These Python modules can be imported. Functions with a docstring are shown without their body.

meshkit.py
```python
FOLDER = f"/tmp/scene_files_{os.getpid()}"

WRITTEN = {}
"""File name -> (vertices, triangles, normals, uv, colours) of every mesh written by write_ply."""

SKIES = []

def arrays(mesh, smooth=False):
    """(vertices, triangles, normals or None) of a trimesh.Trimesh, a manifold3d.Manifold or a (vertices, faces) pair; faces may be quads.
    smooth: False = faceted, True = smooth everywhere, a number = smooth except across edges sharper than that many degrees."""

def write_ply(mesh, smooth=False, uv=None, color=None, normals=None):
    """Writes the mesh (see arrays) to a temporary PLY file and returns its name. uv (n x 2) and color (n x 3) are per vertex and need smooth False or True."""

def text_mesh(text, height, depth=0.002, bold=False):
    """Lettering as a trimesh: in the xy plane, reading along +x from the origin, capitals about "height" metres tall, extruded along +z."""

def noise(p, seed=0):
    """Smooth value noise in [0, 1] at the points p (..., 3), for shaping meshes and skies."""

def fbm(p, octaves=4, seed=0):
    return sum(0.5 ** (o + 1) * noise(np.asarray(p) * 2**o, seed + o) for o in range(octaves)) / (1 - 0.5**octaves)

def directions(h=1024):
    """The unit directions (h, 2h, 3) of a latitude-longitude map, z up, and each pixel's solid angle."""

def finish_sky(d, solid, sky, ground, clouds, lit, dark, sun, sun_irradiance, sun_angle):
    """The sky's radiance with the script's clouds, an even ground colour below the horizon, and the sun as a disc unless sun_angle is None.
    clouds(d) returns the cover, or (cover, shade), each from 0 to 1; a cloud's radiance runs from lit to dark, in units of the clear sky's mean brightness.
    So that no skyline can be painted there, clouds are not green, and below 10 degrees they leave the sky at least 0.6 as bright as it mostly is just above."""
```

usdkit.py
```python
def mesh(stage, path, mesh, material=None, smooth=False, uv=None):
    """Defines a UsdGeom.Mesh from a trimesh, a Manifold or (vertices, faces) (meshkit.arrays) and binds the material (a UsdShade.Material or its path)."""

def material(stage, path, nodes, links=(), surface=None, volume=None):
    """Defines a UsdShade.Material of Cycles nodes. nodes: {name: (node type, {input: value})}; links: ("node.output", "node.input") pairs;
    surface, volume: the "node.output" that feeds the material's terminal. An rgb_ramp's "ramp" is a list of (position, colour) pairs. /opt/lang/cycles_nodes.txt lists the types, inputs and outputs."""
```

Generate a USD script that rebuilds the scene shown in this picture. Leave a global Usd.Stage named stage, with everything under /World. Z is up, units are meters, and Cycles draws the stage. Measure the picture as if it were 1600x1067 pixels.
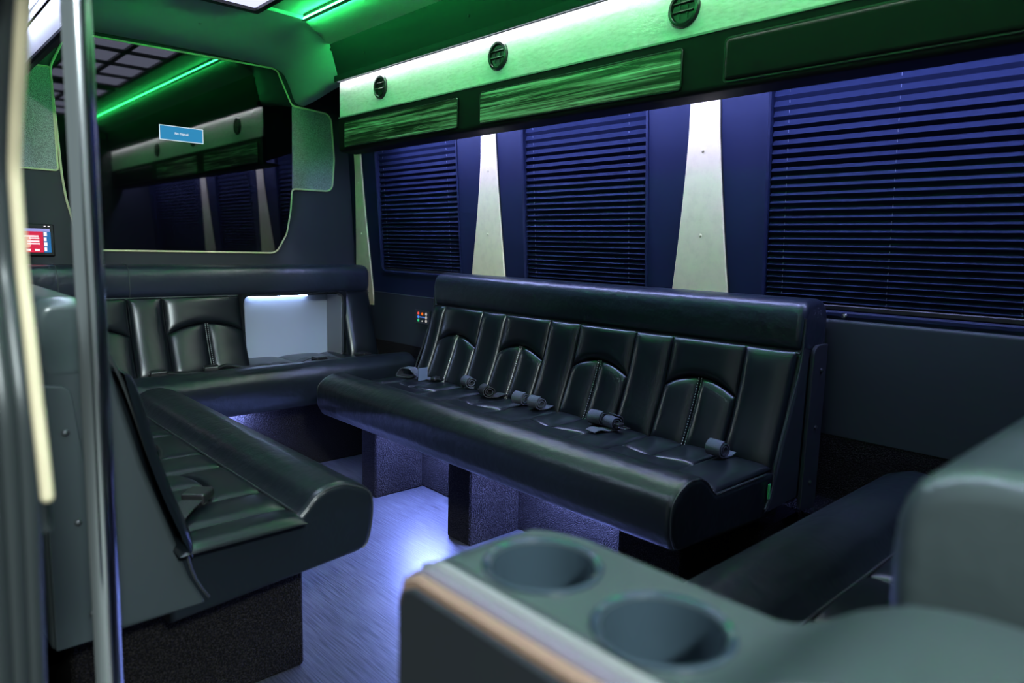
import math
import numpy as np
import trimesh
import manifold3d as m3
from shapely.geometry import Polygon
from shapely import affinity
import usdkit
import meshkit
from pxr import Usd, UsdGeom, UsdLux, UsdShade, Gf, Sdf

stage = Usd.Stage.CreateInMemory()
UsdGeom.SetStageUpAxis(stage, UsdGeom.Tokens.z)
UsdGeom.SetStageMetersPerUnit(stage, 1.0)
UsdGeom.Xform.Define(stage, '/World')
UsdGeom.Scope.Define(stage, '/World/Looks')

# ------------------------------------------------------------------ camera, sky, exposure
VP1, VP2 = np.array([-1024.0, -173.5]), np.array([1190.0, -118.5])     # vanishing points of y and x, pixels from the centre
FPX = math.sqrt(-(VP1 @ VP2))
ay = np.array([*VP1, FPX]); ay /= np.linalg.norm(ay)
ax_ = np.array([*VP2, FPX]); ax_ -= ay * (ax_ @ ay); ax_ /= np.linalg.norm(ax_)
ROT = np.stack([ax_, ay, np.cross(ax_, ay)], 1)                         # world -> camera (x right, y down, z forward)
EYE = np.array([0, 0, 1.05])
cam = UsdGeom.Camera.Define(stage, '/World/camera')
M = np.eye(4); M[0, :3], M[1, :3], M[2, :3], M[3, :3] = ROT[0], -ROT[1], -ROT[2], EYE
cam.AddTransformOp().Set(Gf.Matrix4d(M.tolist()))
cam.CreateHorizontalApertureAttr(36.0)
cam.CreateVerticalApertureAttr(24.0)
cam.CreateFocalLengthAttr(36.0 * FPX / 1600)
cam.CreateFStopAttr(2.8)
cam.CreateFocusDistanceAttr(2.35)
cam.CreateClippingRangeAttr(Gf.Vec2f(0.02, 200))
cam.CreateExposureAttr(0.0)

dome = UsdLux.DomeLight.Define(stage, '/World/sky_light')               # overcast daylight, enters through the open side door
dome.CreateIntensityAttr(0.10)
dome.CreateColorAttr(Gf.Vec3f(0.80, 1.0, 1.0))
lamp = UsdLux.SphereLight.Define(stage, '/World/added_door_lamp')             # added unseen lamp outside the door, brightens the surfaces nearest the camera
lamp.AddTranslateOp().Set(Gf.Vec3d(-0.35, -1.7, 2.35))
lamp.CreateRadiusAttr(0.14)
lamp.CreateIntensityAttr(650.0)
lamp.CreateColorAttr(Gf.Vec3f(0.86, 1.0, 1.0))
GREEN, COVE_WHITE, WALL_BLUE, FLOOR_BLUE, NICHE, GRID, LEFT_WHITE = 88.0, 95.0, 100.0, 1500.0, 26.0, 1.3, 130.0

# ------------------------------------------------------------------ object helpers
used = {}


def numbered(parent, name):
    n = used.get((parent, name), 0)
    used[(parent, name)] = n + 1
    return f'{parent}/{name}' if n == 0 else f'{parent}/{name}_{n:03d}'


def tag(p, label=None, cat=None, group=None, kind=None):
    for k, v in (('label', label), ('category', cat), ('group', group), ('kind', kind)):
        if v:
            p.SetCustomDataByKey(k, v)
    return p


def thing(name, label, cat, loc=(0, 0, 0), rz=0, group=None, kind=None):
    x = UsdGeom.Xform.Define(stage, numbered('/World', name))
    x.AddTranslateOp().Set(Gf.Vec3d(*map(float, loc)))
    x.AddRotateZOp().Set(float(rz))
    return tag(x.GetPrim(), label, cat, group, kind)


def struct(name):
    x = UsdGeom.Xform.Define(stage, numbered('/World', name))
    return tag(x.GetPrim(), kind='structure')


def obj(name, mesh, mat, parent=None, smooth=32, label=None, kind=None):
    path = numbered(str(parent.GetPath()) if parent else '/World', name)
    if isinstance(mesh, (list,)):
        mesh = cat(mesh)
    p = usdkit.mesh(stage, path, mesh, LOOK[mat], smooth=smooth).GetPrim()
    return tag(p, label, kind=kind)


def copy_of(root, loc, rz, label, group=None):
    was = root.GetCustomData()
    r = thing(root.GetName(), label, was['category'], loc, rz, group or was.get('group'))
    r.GetReferences().AddInternalReference(root.GetPath())
    r.SetInstanceable(True)
    return r


# ------------------------------------------------------------------ mesh helpers
def cat(ms):
    return trimesh.util.concatenate([tm(m) for m in ms])


def tm(m):
    if isinstance(m, trimesh.Trimesh):
        return m
    if hasattr(m, 'to_mesh'):
        g = m.to_mesh()
        return trimesh.Trimesh(g.vert_properties[:, :3], g.tri_verts, process=False)
    v, f = np.asarray(m[0], float), np.asarray(m[1], int)
    if f.shape[1] == 4:
        f = np.vstack([f[:, [0, 1, 2]], f[:, [0, 2, 3]]])
    return trimesh.Trimesh(v, f, process=False)


def box(x0, x1, y0, y1, z0, z1, c=0.0):
    """A box with chamfered edges."""
    if c <= 0:
        m = trimesh.creation.box([x1 - x0, y1 - y0, z1 - z0])
        m.apply_translation([(x0 + x1) / 2, (y0 + y1) / 2, (z0 + z1) / 2])
        return m
    pts = []
    for X, sx in ((x0, 1), (x1, -1)):
        for Y, sy in ((y0, 1), (y1, -1)):
            for Z, sz in ((z0, 1), (z1, -1)):
                pts += [(X, Y + sy * c, Z + sz * c), (X + sx * c, Y, Z + sz * c), (X + sx * c, Y + sy * c, Z)]
    return trimesh.convex.convex_hull(np.array(pts))


def prism(poly, d0, d1, plane='xy', chamfer=0.0):
    """A 2-D outline (points or shapely polygon) extruded from d0 to d1 along the remaining axis."""
    p = poly if isinstance(poly, Polygon) else Polygon(poly)
    p = p.buffer(0)
    if chamfer > 0:
        a = np.array(p.exterior.coords)[:-1]
        q = inset(a, chamfer)
        m = loft([np.c_[q, np.full(len(q), d0)], np.c_[a, np.full(len(a), d0 + chamfer)], np.c_[a, np.full(len(a), d1 - chamfer)], np.c_[q, np.full(len(q), d1)]], True)
    else:
        m = trimesh.creation.extrude_polygon(p, d1 - d0, engine='earcut')
        m.apply_translation([0, 0, d0])
    v = np.array(m.vertices)
    f = np.array(m.faces)
    if plane == 'xz':
        v, f = v[:, [0, 2, 1]], f[:, ::-1]
    elif plane == 'yz':
        v = v[:, [2, 0, 1]]
    m = trimesh.Trimesh(v, f, process=False)
    if m.volume < 0:
        m.invert()
    return m


def inset(a, d):
    """Moves a closed outline inwards by d, vertex by vertex."""
    a = np.asarray(a, float)
    area = 0.5 * np.sum(a[:, 0] * np.roll(a[:, 1], -1) - np.roll(a[:, 0], -1) * a[:, 1])
    e0 = a - np.roll(a, 1, 0); e1 = np.roll(a, -1, 0) - a
    e0 /= np.linalg.norm(e0, axis=1, keepdims=True) + 1e-12
    e1 /= np.linalg.norm(e1, axis=1, keepdims=True) + 1e-12
    n = np.c_[-(e0 + e1)[:, 1], (e0 + e1)[:, 0]] * (1 if area > 0 else -1)
    n /= np.linalg.norm(n, axis=1, keepdims=True) + 1e-12
    cosx = np.sum(n * np.c_[-e1[:, 1], e1[:, 0]] * (1 if area > 0 else -1), 1)
    return a + n * (d / np.clip(cosx, 0.5, 1))[:, None]


def loft(rings, caps=True):
    """Closed rings of equal length joined into a skin; caps by ear cutting."""
    import mapbox_earcut
    n = len(rings[0])
    v = np.vstack(rings)
    f = []
    for k in range(len(rings) - 1):
        i = np.arange(n); j = (i + 1) % n
        f.append(np.c_[k * n + i, k * n + j, (k + 1) * n + j]); f.append(np.c_[k * n + i, (k + 1) * n + j, (k + 1) * n + i])
    if caps:
        for k, flip in ((0, True), (len(rings) - 1, False)):
            r = np.asarray(rings[k], float)
            c = r - r.mean(0)
            u, s, w = np.linalg.svd(c, full_matrices=False)
            p2 = np.ascontiguousarray(c @ w[:2].T)
            t = mapbox_earcut.triangulate_float64(p2, np.array([n], np.uint32)).reshape(-1, 3).astype(int)
            # orientation: compare with the skin's own winding
            nr = np.sum(np.cross(r, np.roll(r, -1, 0)), 0)
            tn = np.sum(np.cross(r[t[:, 1]] - r[t[:, 0]], r[t[:, 2]] - r[t[:, 0]]), 0)
            if (tn @ nr < 0) != flip:
                t = t[:, ::-1]
            f.append(t + k * n)
    m = trimesh.Trimesh(v, np.vstack(f), process=False)
    if m.volume < 0:
        m.invert()
    return m


def bar(profile, s0, s1, r=0.012, bulge=0.0, steps=5):
    """A (u, z) profile run along the first axis from s0 to s1 with rounded ends."""
    p = np.asarray(profile, float)
    rings = []
    for t in np.linspace(0, math.pi / 2, steps):
        q = inset(p, r * (1 - math.sin(t)))
        rings.append(np.c_[np.full(len(q), s0 + r * (1 - math.cos(t))), q])
    out = rings
    end = []
    for t in np.linspace(math.pi / 2, 0, steps):
        q = inset(p, r * (1 - math.sin(t)))
        end.append(np.c_[np.full(len(q), s1 - r * (1 - math.cos(t))), q])
    return loft(out + end, True)


def smooth_path(pts, n=40, closed=False):
    from scipy.interpolate import PchipInterpolator, CubicSpline
    p = np.asarray(pts, float)
    if closed:
        p = np.vstack([p, p[:1]])
    t = np.r_[0, np.cumsum(np.linalg.norm(np.diff(p, axis=0), axis=1))]
    return np.stack([PchipInterpolator(t, p[:, k])(np.linspace(0, t[-1], n)) for k in range(p.shape[1])], 1)


def fillet(pts, r, n=5):
    """Rounds the corners of a closed outline."""
    p = [np.asarray(q, float) for q in pts]
    out = []
    rs = r if hasattr(r, '__len__') else [r] * len(p)
    for i in range(len(p)):
        a, b, c = p[i - 1], p[i], p[(i + 1) % len(p)]
        d = min(rs[i], 0.49 * np.linalg.norm(a - b), 0.49 * np.linalg.norm(c - b))
        if d < 1e-6:
            out.append(b); continue
        u, w = b + (a - b) / np.linalg.norm(a - b) * d, b + (c - b) / np.linalg.norm(c - b) * d
        for t in np.linspace(0, 1, n):
            out.append((1 - t) ** 2 * u + 2 * t * (1 - t) * b + t * t * w)
    return np.array(out)


def tube(points, r, sides=8, closed=False, flat=1.0):
    p = np.asarray(points, float)
    n = len(p)
    t = (np.roll(p, -1, 0) - np.roll(p, 1, 0)) if closed else np.gradient(p, axis=0)
    t /= np.linalg.norm(t, axis=1, keepdims=True) + 1e-12
    a = np.cross(t[0], [0, 0, 1.0] if abs(t[0][2]) < 0.9 else [1.0, 0, 0]); a /= np.linalg.norm(a)
    A = []
    for k in range(n):
        a = a - t[k] * (a @ t[k]); a /= np.linalg.norm(a) + 1e-12
        A.append(a)
    A = np.array(A); B = np.cross(t, A)
    ang = np.arange(sides) * 2 * math.pi / sides
    rr = np.broadcast_to(r, (n,))
    v = p[:, None] + rr[:, None, None] * (np.cos(ang)[None, :, None] * A[:, None] + flat * np.sin(ang)[None, :, None] * B[:, None])
    rings = [v[k] for k in range(n)]
    if closed:
        rings.append(rings[0])
    return loft(rings, not closed)


def lathe(profile, c=(0, 0, 0), n=32, axis='z'):
    """Closed (r, h) outline turned round an axis."""
    p = np.asarray(profile, float)
    ang = np.arange(n) * 2 * math.pi / n
    rings = [np.c_[p[:, 0] * math.cos(a), p[:, 0] * math.sin(a), p[:, 1]] for a in ang]
    m = loft(rings + [rings[0]], False)
    v = np.array(m.vertices)
    if axis == 'x':
        v = v[:, [2, 0, 1]]
    elif axis == 'y':
        v = v[:, [1, 2, 0]]
    m = trimesh.Trimesh(v + np.asarray(c, float), m.faces, process=False)
    if m.volume < 0:
        m.invert()
    return m


def round_rect(x0, x1, y0, y1, r, n=5):
    return fillet([(x0, y0), (x1, y0), (x1, y1), (x0, y1)], r, n)


def bolt_mesh(c, axis, r=0.006):
    prof = [(0, 0.0), (r, 0.0), (r * 0.95, 0.45 * r), (r * 0.6, 0.75 * r), (0, 0.85 * r)]
    return lathe(prof, c, 12, axis)


# ------------------------------------------------------------------ materials
LOOK = {}


def principled(name, color, rough=0.5, bump=None, color2=None, cscale=None, cdetail=3, ramp=(0.35, 0.65), **kw):
    """bump: (scale, strength, distance) or with a mapping scale triple instead of the scale."""
    nodes = {'p': ('principled_bsdf', {'base_color': color, 'roughness': rough, **kw}), 'tc': ('texture_coordinate', {})}
    links = []
    if bump:
        sc = bump[0]
        nodes['mb'] = ('mapping', {'scale': sc if hasattr(sc, '__len__') else (sc, sc, sc)})
        nodes['nb'] = ('noise_texture', {'scale': 1.0, 'detail': 3.0})
        nodes['b'] = ('bump', {'strength': bump[1], 'distance': bump[2]})
        links += [('tc.object', 'mb.vector'), ('mb.vector', 'nb.vector'), ('nb.fac', 'b.height'), ('b.normal', 'p.normal')]
    if color2 is not None:
        nodes['mc'] = ('mapping', {'scale': cscale if hasattr(cscale, '__len__') else (cscale,) * 3})
        nodes['nc'] = ('noise_texture', {'scale': 1.0, 'detail': float(cdetail), 'roughness': 0.6})
        nodes['r'] = ('rgb_ramp', {'ramp': [(ramp[0], color), (ramp[1], color2)]})
        links += [('tc.object', 'mc.vector'), ('mc.vector', 'nc.vector'), ('nc.fac', 'r.fac'), ('r.color', 'p.base_color')]
    LOOK[name] = usdkit.material(stage, f'/World/Looks/{name}', nodes, links, surface='p.BSDF')


def emitter(name, color, strength):
    LOOK[name] = usdkit.material(stage, f'/World/Looks/{name}', {'e': ('emission', {'color': color, 'strength': strength})}, [], surface='e.emission')


principled('leather', (0.0045, 0.0068, 0.0090), 0.28, bump=(260, 0.10, 0.002), specular_ior_level=0.5)  # blue LED tint put into the base of this and leather_soft
principled('leather_soft', (0.0070, 0.0105, 0.0140), 0.32, bump=(28, 0.20, 0.012), specular_ior_level=0.5)
principled('leather_lit_console', (0.050, 0.066, 0.068), 0.42, bump=(220, 0.1, 0.002), specular_ior_level=0.5)  # lightened leather copy for the console, strong near light put into it
principled('leather_lit', (0.052, 0.068, 0.070), 0.28, bump=(40, 0.12, 0.008), specular_ior_level=0.6)  # black leather lightened: the light near the door is in the colour
principled('vinyl_blue_lit', (0.0065, 0.0115, 0.042), 0.62, specular_ior_level=0.25, bump=(420, 0.2, 0.001))  # dark vinyl; blue of the wall LED put into its colour
principled('vinyl_black', (0.0090, 0.0065, 0.0085), 0.6, specular_ior_level=0.18, bump=(420, 0.2, 0.001))  # slight magenta in the base cancels green LED spill
principled('vinyl_dark', (0.015, 0.018, 0.024), 0.60, bump=(420, 0.2, 0.001))
principled('vinyl_panel', (0.014, 0.020, 0.024), 0.60, bump=(420, 0.2, 0.001))
principled('vinyl_end', (0.030, 0.040, 0.044), 0.52, bump=(380, 0.2, 0.001))
principled('headliner', (0.022, 0.026, 0.030), 0.8, specular_ior_level=0.12, bump=(420, 0.2, 0.001))
principled('header_fabric', (0.36, 0.42, 0.44), 0.9, bump=(420, 0.2, 0.001))
principled('headliner_light', (0.34, 0.35, 0.34), 0.8, bump=(60, 0.3, 0.004))
principled('carpet', (0.0045, 0.004, 0.004), 0.95, specular_ior_level=0.12, bump=(230, 1.0, 0.012), color2=(0.045, 0.039, 0.035), cscale=260, cdetail=3, ramp=(0.45, 0.80))
principled('floor_vinyl', (0.016, 0.0165, 0.018), 0.45, bump=((230, 9, 1), 0.25, 0.001), color2=(0.070, 0.072, 0.076), cscale=(240, 8, 1), cdetail=5, ramp=(0.38, 0.62))
principled('cream_suede', (0.88, 0.75, 0.42), 0.85, bump=(300, 0.2, 0.001), color2=(0.81, 0.68, 0.37), cscale=30, ramp=(0.45, 0.75))
principled('cream_trim', (0.60, 0.50, 0.33), 0.5)
principled('cream_piping', (0.72, 0.70, 0.42), 0.5)
principled('peach_trim', (0.33, 0.205, 0.15), 0.5)
principled('violet_trim', (0.20, 0.165, 0.21), 0.5)
principled('white_trim', (0.26, 0.26, 0.26), 0.45)
principled('white_laminate', (0.75, 0.75, 0.76), 0.5)
principled('cove_laminate', (0.60, 0.61, 0.60), 0.5, bump=((30, 26, 60), 0.25, 0.003), color2=(0.47, 0.48, 0.46), cscale=(60, 40, 150), cdetail=6, ramp=(0.42, 0.72))
principled('chrome', (0.60, 0.62, 0.65), 0.15, metallic=1.0)
principled('steel', (0.42, 0.44, 0.46), 0.32, metallic=1.0)
principled('bolt_metal', (0.06, 0.065, 0.07), 0.4, metallic=0.6)
principled('black_plastic', (0.012, 0.012, 0.013), 0.35)
principled('black_gloss', (0.002, 0.002, 0.003), 0.03, ior=1.85)
principled('louver_plastic', (0.016, 0.018, 0.018), 0.25)
principled('grille_mesh', (0.16, 0.165, 0.165), 0.55, metallic=0.3, bump=(500, 0.6, 0.002), color2=(0.42, 0.44, 0.43), cscale=520, cdetail=1, ramp=(0.40, 0.60))
principled('niche_grey', (0.16, 0.16, 0.165), 0.6)
principled('niche_silver', (0.40, 0.45, 0.52), 0.45, metallic=0.3, bump=(300, 0.1, 0.001))
principled('blind_fabric', (0.0055, 0.0105, 0.038), 0.85, specular_ior_level=0.2)  # navy fabric; the wall LED blue is also put into its colour
principled('cord_grey', (0.12, 0.13, 0.18), 0.8)
principled('webbing', (0.060, 0.066, 0.085), 0.6, bump=((700, 60, 700), 0.6, 0.003))
principled('belt_tag', (0.10, 0.13, 0.20), 0.6)
principled('cup_plastic', (0.035, 0.055, 0.072), 0.14, coat_weight=0.5, coat_roughness=0.06)
principled('jamb_rubber', (0.028, 0.034, 0.036), 0.38)
principled('stitch_dark', (0.05, 0.06, 0.06), 0.6)
principled('stitch', (0.50, 0.51, 0.50), 0.7)
principled('seam_cord', (0.022, 0.026, 0.028), 0.4)
principled('green_tag', (0.06, 0.45, 0.14), 0.6)
principled('concrete', (0.20, 0.21, 0.20), 0.9, color2=(0.28, 0.29, 0.28), cscale=3)
principled('body_paint', (0.02, 0.02, 0.022), 0.3)
principled('pane_dark', (0.004, 0.004, 0.005), 0.05)
principled('leather_roll_lit', (0.014, 0.019, 0.030), 0.33, bump=(28, 0.20, 0.012), specular_ior_level=0.65)  # bluer, lighter leather copy: wall LED light put into the head rolls
principled('webbing_dark', (0.012, 0.013, 0.015), 0.6, bump=((700, 60, 700), 0.6, 0.003))
LOOK['wood'] = usdkit.material(stage, '/World/Looks/wood', {
    'tc': ('texture_coordinate', {}), 'm': ('mapping', {'scale': (1.0, 1.1, 46.0)}),
    'n0': ('noise_texture', {'scale': 1.3, 'detail': 3.0}), 'mx': ('mix', {'mix_type': 'add', 'fac': 0.9}),
    'n': ('noise_texture', {'scale': 1.5, 'detail': 7.0, 'roughness': 0.62, 'distortion': 0.5}),
    'r': ('rgb_ramp', {'ramp': [(0.36, (0.010, 0.009, 0.007)), (0.46, (0.05, 0.042, 0.03)), (0.55, (0.26, 0.23, 0.18)), (0.66, (0.66, 0.61, 0.54))]}),
    'p': ('principled_bsdf', {'roughness': 0.25, 'specular_ior_level': 0.5})},
    [('tc.object', 'm.vector'), ('m.vector', 'n0.vector'), ('m.vector', 'mx.color1'), ('n0.color', 'mx.color2'), ('mx.color', 'n.vector'), ('n.fac', 'r.fac'), ('r.color', 'p.base_color')], surface='p.BSDF')
emitter('led_green', (0.03, 1.0, 0.17), GREEN)
emitter('led_left', (0.62, 0.70, 1.0), LEFT_WHITE)
emitter('led_white', (0.92, 0.95, 1.0), COVE_WHITE)
emitter('led_wall', (0.40, 0.46, 1.0), WALL_BLUE)
emitter('led_floor', (0.23, 0.31, 1.0), FLOOR_BLUE)
emitter('led_niche', (0.45, 0.60, 1.0), NICHE)
emitter('light_pane', (0.66, 0.70, 1.0), GRID)
emitter('banner_blue', (0.035, 0.27, 0.52), 0.95)
emitter('banner_white', (0.75, 0.9, 1.0), 0.9)
emitter('screen_red', (0.70, 0.03, 0.08), 1.0)
emitter('screen_dark', (0.02, 0.06, 0.14), 0.8)
emitter('screen_white', (1.0, 0.85, 0.9), 1.2)
emitter('screen_pink', (1.0, 0.42, 0.36), 1.0)
emitter('screen_lavender', (0.38, 0.40, 0.85), 0.9)
emitter('screen_blue', (0.03, 0.18, 0.45), 1.0)
emitter('key_orange', (1.0, 0.16, 0.01), 0.9)
emitter('key_red', (0.8, 0.10, 0.08), 0.9)
emitter('key_green', (0.05, 0.8, 0.3), 0.7)
emitter('key_blue', (0.1, 0.3, 1.0), 0.8)
emitter('key_white', (0.8, 0.75, 0.7), 0.6)

XL, XR, YT = 0.20, 2.00, 3.40          # inner faces of the van: left wall, right wall, rear wall
XC = 1.08
# ================================================================== the setting
ground = struct('ground')
obj('ground_slab', box(-12, 14, -12, 14, -0.62, -0.55), 'concrete', ground, smooth=False)
fl = struct('floor')
obj('floor_covering', box(0.0, XR + .03, -0.12, YT + .02, -0.03, 0.0), 'floor_vinyl', fl, smooth=False)
obj('floor_frame', box(-.05, XR + .1, -0.16, YT + .06, -0.16, -0.03), 'body_paint', fl, smooth=False)

# right wall: leaning upper part with three window openings, padded lower panel, carpet below
SILL = 0.885


def lean(z):
    return 1.987 - 0.072 * (z - 0.92)


def leaned(m, off=0.0):
    """(y, z) geometry built with x as depth (0 = wall face, + = outwards) moved on to the leaning wall."""
    v = np.array(m.vertices)
    v[:, 0] += lean(v[:, 2]) + off
    return trimesh.Trimesh(v, m.faces, process=False)


WINDOWS = [(2.479, 3.143, 0.905), (1.459, 2.071, 0.89), (-0.02, 1.040, SILL)]
wr = struct('wall_right')
outer = Polygon([(-.12, .80), (3.41, .80), (3.41, 1.66), (-.12, 1.66)])
for i, (a, b, c) in enumerate(WINDOWS):
    outer = outer.difference(Polygon(fillet([(a, c), (b, c), (b, 1.62), (a, 1.62)], [.05, .05, .03, .03] if i == 0 else [.02, .02, .02, .02])))
obj('upper_panel', leaned(prism(outer, 0, 0.03, 'yz')), 'vinyl_blue_lit', wr, smooth=False)
obj('lower_panel', box(1.992, 2.03, -.12, 3.41, .545, .80, .004), 'vinyl_panel', wr, smooth=False)
obj('sill_panel', prism(fillet([(1.984, .545), (2.03, .545), (2.03, .872), (1.978, .872)], [.0, .0, .0, .012]), -.12, .99, 'xz'), 'vinyl_panel', wr)
obj('wall_carpet', box(1.985, 2.03, -.12, 3.41, 0.0, .548), 'carpet', wr, smooth=False)
obj('wheel_box_carpet', box(1.74, 1.99, .86, 2.62, 0.0, .30, .006), 'carpet', wr, smooth=False)
obj('outer_skin', cat([box(2.045, 2.07, -.2, 3.5, -.1, 2.1)]), 'body_paint', wr, smooth=False)
for i, (a, b, c) in enumerate(WINDOWS):
    w = struct(f'window_{i + 1}')
    edge = fillet([(a, c), (b, c), (b, 1.62), (a, 1.62)], [.05, .05, .03, .03] if i == 0 else [.02] * 4, 6)
    inner = inset(edge, .010)
    frame = loft([np.c_[np.zeros(len(edge)) - .004, inset(edge, -.004)], np.c_[np.zeros(len(edge)) - .004, inset(edge, .005)], np.c_[np.zeros(len(edge)) + .002, inner], np.c_[np.zeros(len(edge)) + .034, inner], np.c_[np.zeros(len(edge)) + .034, edge],
                  np.c_[np.zeros(len(edge)), inset(edge, -.004)], np.c_[np.zeros(len(edge)) - .004, inset(edge, -.004)]], False)
    obj('frame', leaned(frame), 'vinyl_blue_lit', w)
    obj('pane', leaned(box(.036, .042, a - .02, b + .02, c - .02, 1.64)), 'pane_dark', w, smooth=False)

# rear wall, with the padded surround of the screen
re = struct('wall_rear')
obj('rear_panel', box(.10, XR + .03, YT, YT + .03, .30, 2.06), 'vinyl_dark', re, smooth=False)
obj('rear_skin', box(.05, XR + .07, YT + .06, YT + .09, -.1, 2.1), 'body_paint', re, smooth=False)
le = struct('wall_left')
obj('left_panel', box(.13, .19, 1.42, YT, 0, 2.03), 'vinyl_panel', le, smooth=False)
obj('left_skin', box(.09, .12, 1.42, YT + .06, -.1, 2.1), 'body_paint', le, smooth=False)
fr = struct('wall_front')
obj('partition', box(.60, XR + .03, -.16, -.12, 0, 2.03), 'vinyl_dark', fr, smooth=False)  # unseen; left edge set so the outside lamp reaches the head roll

# ceiling: light tray, dark fascia down to the overhead boxes, padded header to the rear wall
ce = struct('ceiling')
obj('tray_panel', box(.60, 1.56, -.14, 2.985, 2.02, 2.05), 'headliner_light', ce, smooth=False)
obj('roof_skin', box(-.05, XR + .1, -.2, YT + .1, 2.10, 2.13), 'body_paint', ce, smooth=False)
for sgn in (1, -1):
    px = lambda x: x if sgn > 0 else 2 * XC - x
    s = [(px(1.50), 2.002), (px(1.612), 1.926), (px(1.622), 1.932), (px(1.56), 2.022), (px(1.50), 2.022)]
    obj('tray_slope', prism(s, -.14, 2.985, 'xz'), 'headliner_light', ce, smooth=False)
    s = [(px(1.612), 1.926), (px(1.657), 1.772), (px(1.667), 1.775), (px(1.70), 2.03), (px(1.62), 2.03)]
    fa = obj('fascia', prism(s, -.14, 2.985, 'xz'), 'headliner', ce, smooth=False)
    for y in (1.30, 2.02, 2.72):
        obj('button', lathe([(0, 0), (.006, 0), (.005, .003), (0, .004)], (0, 0, 0), 10, 'x').apply_transform(trimesh.transformations.rotation_matrix(math.pi if sgn > 0 else 0, [0, 0, 1])).apply_translation([px(1.634), y, 1.85]), 'headliner', fa)
hd = struct('trim_1')
A = [(.40, 1.72), (.52, 1.72), (.60, 1.82), (.64, 1.868), (.70, 1.880), (1.12, 1.886), (1.53, 1.880), (1.585, 1.862), (1.62, 1.80), (1.655, 1.728), (1.69, 1.722)]
B = [(.46, 1.77), (.505, 1.775), (.53, 1.86), (.552, 1.93), (.66, 2.003), (1.12, 2.006), (1.50, 2.003), (1.61, 1.928), (1.632, 1.85), (1.657, 1.775), (1.70, 1.772)]
A, B = smooth_path(A, 60), smooth_path(B, 60)
rows = []
for t in np.linspace(0, 1, 12):
    e = t * t * (3 - 2 * t)
    rows.append(np.c_[A[:, 0] + e * (B[:, 0] - A[:, 0]), np.full(60, YT - .004 - t * (YT - .004 - 2.975)), A[:, 1] + e * (B[:, 1] - A[:, 1])])
up = [r + np.array([0, 0, .02]) for r in rows]
obj('header_padding', loft([np.vstack([r, u[::-1]]) for r, u in zip(rows, up)], True), 'header_fabric', hd, smooth=40)
obj('header_button', lathe([(0, 0), (.007, 0), (.006, -.003), (0, -.004)], (1.12, 3.17, 1.945), 12), 'steel', hd)

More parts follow.
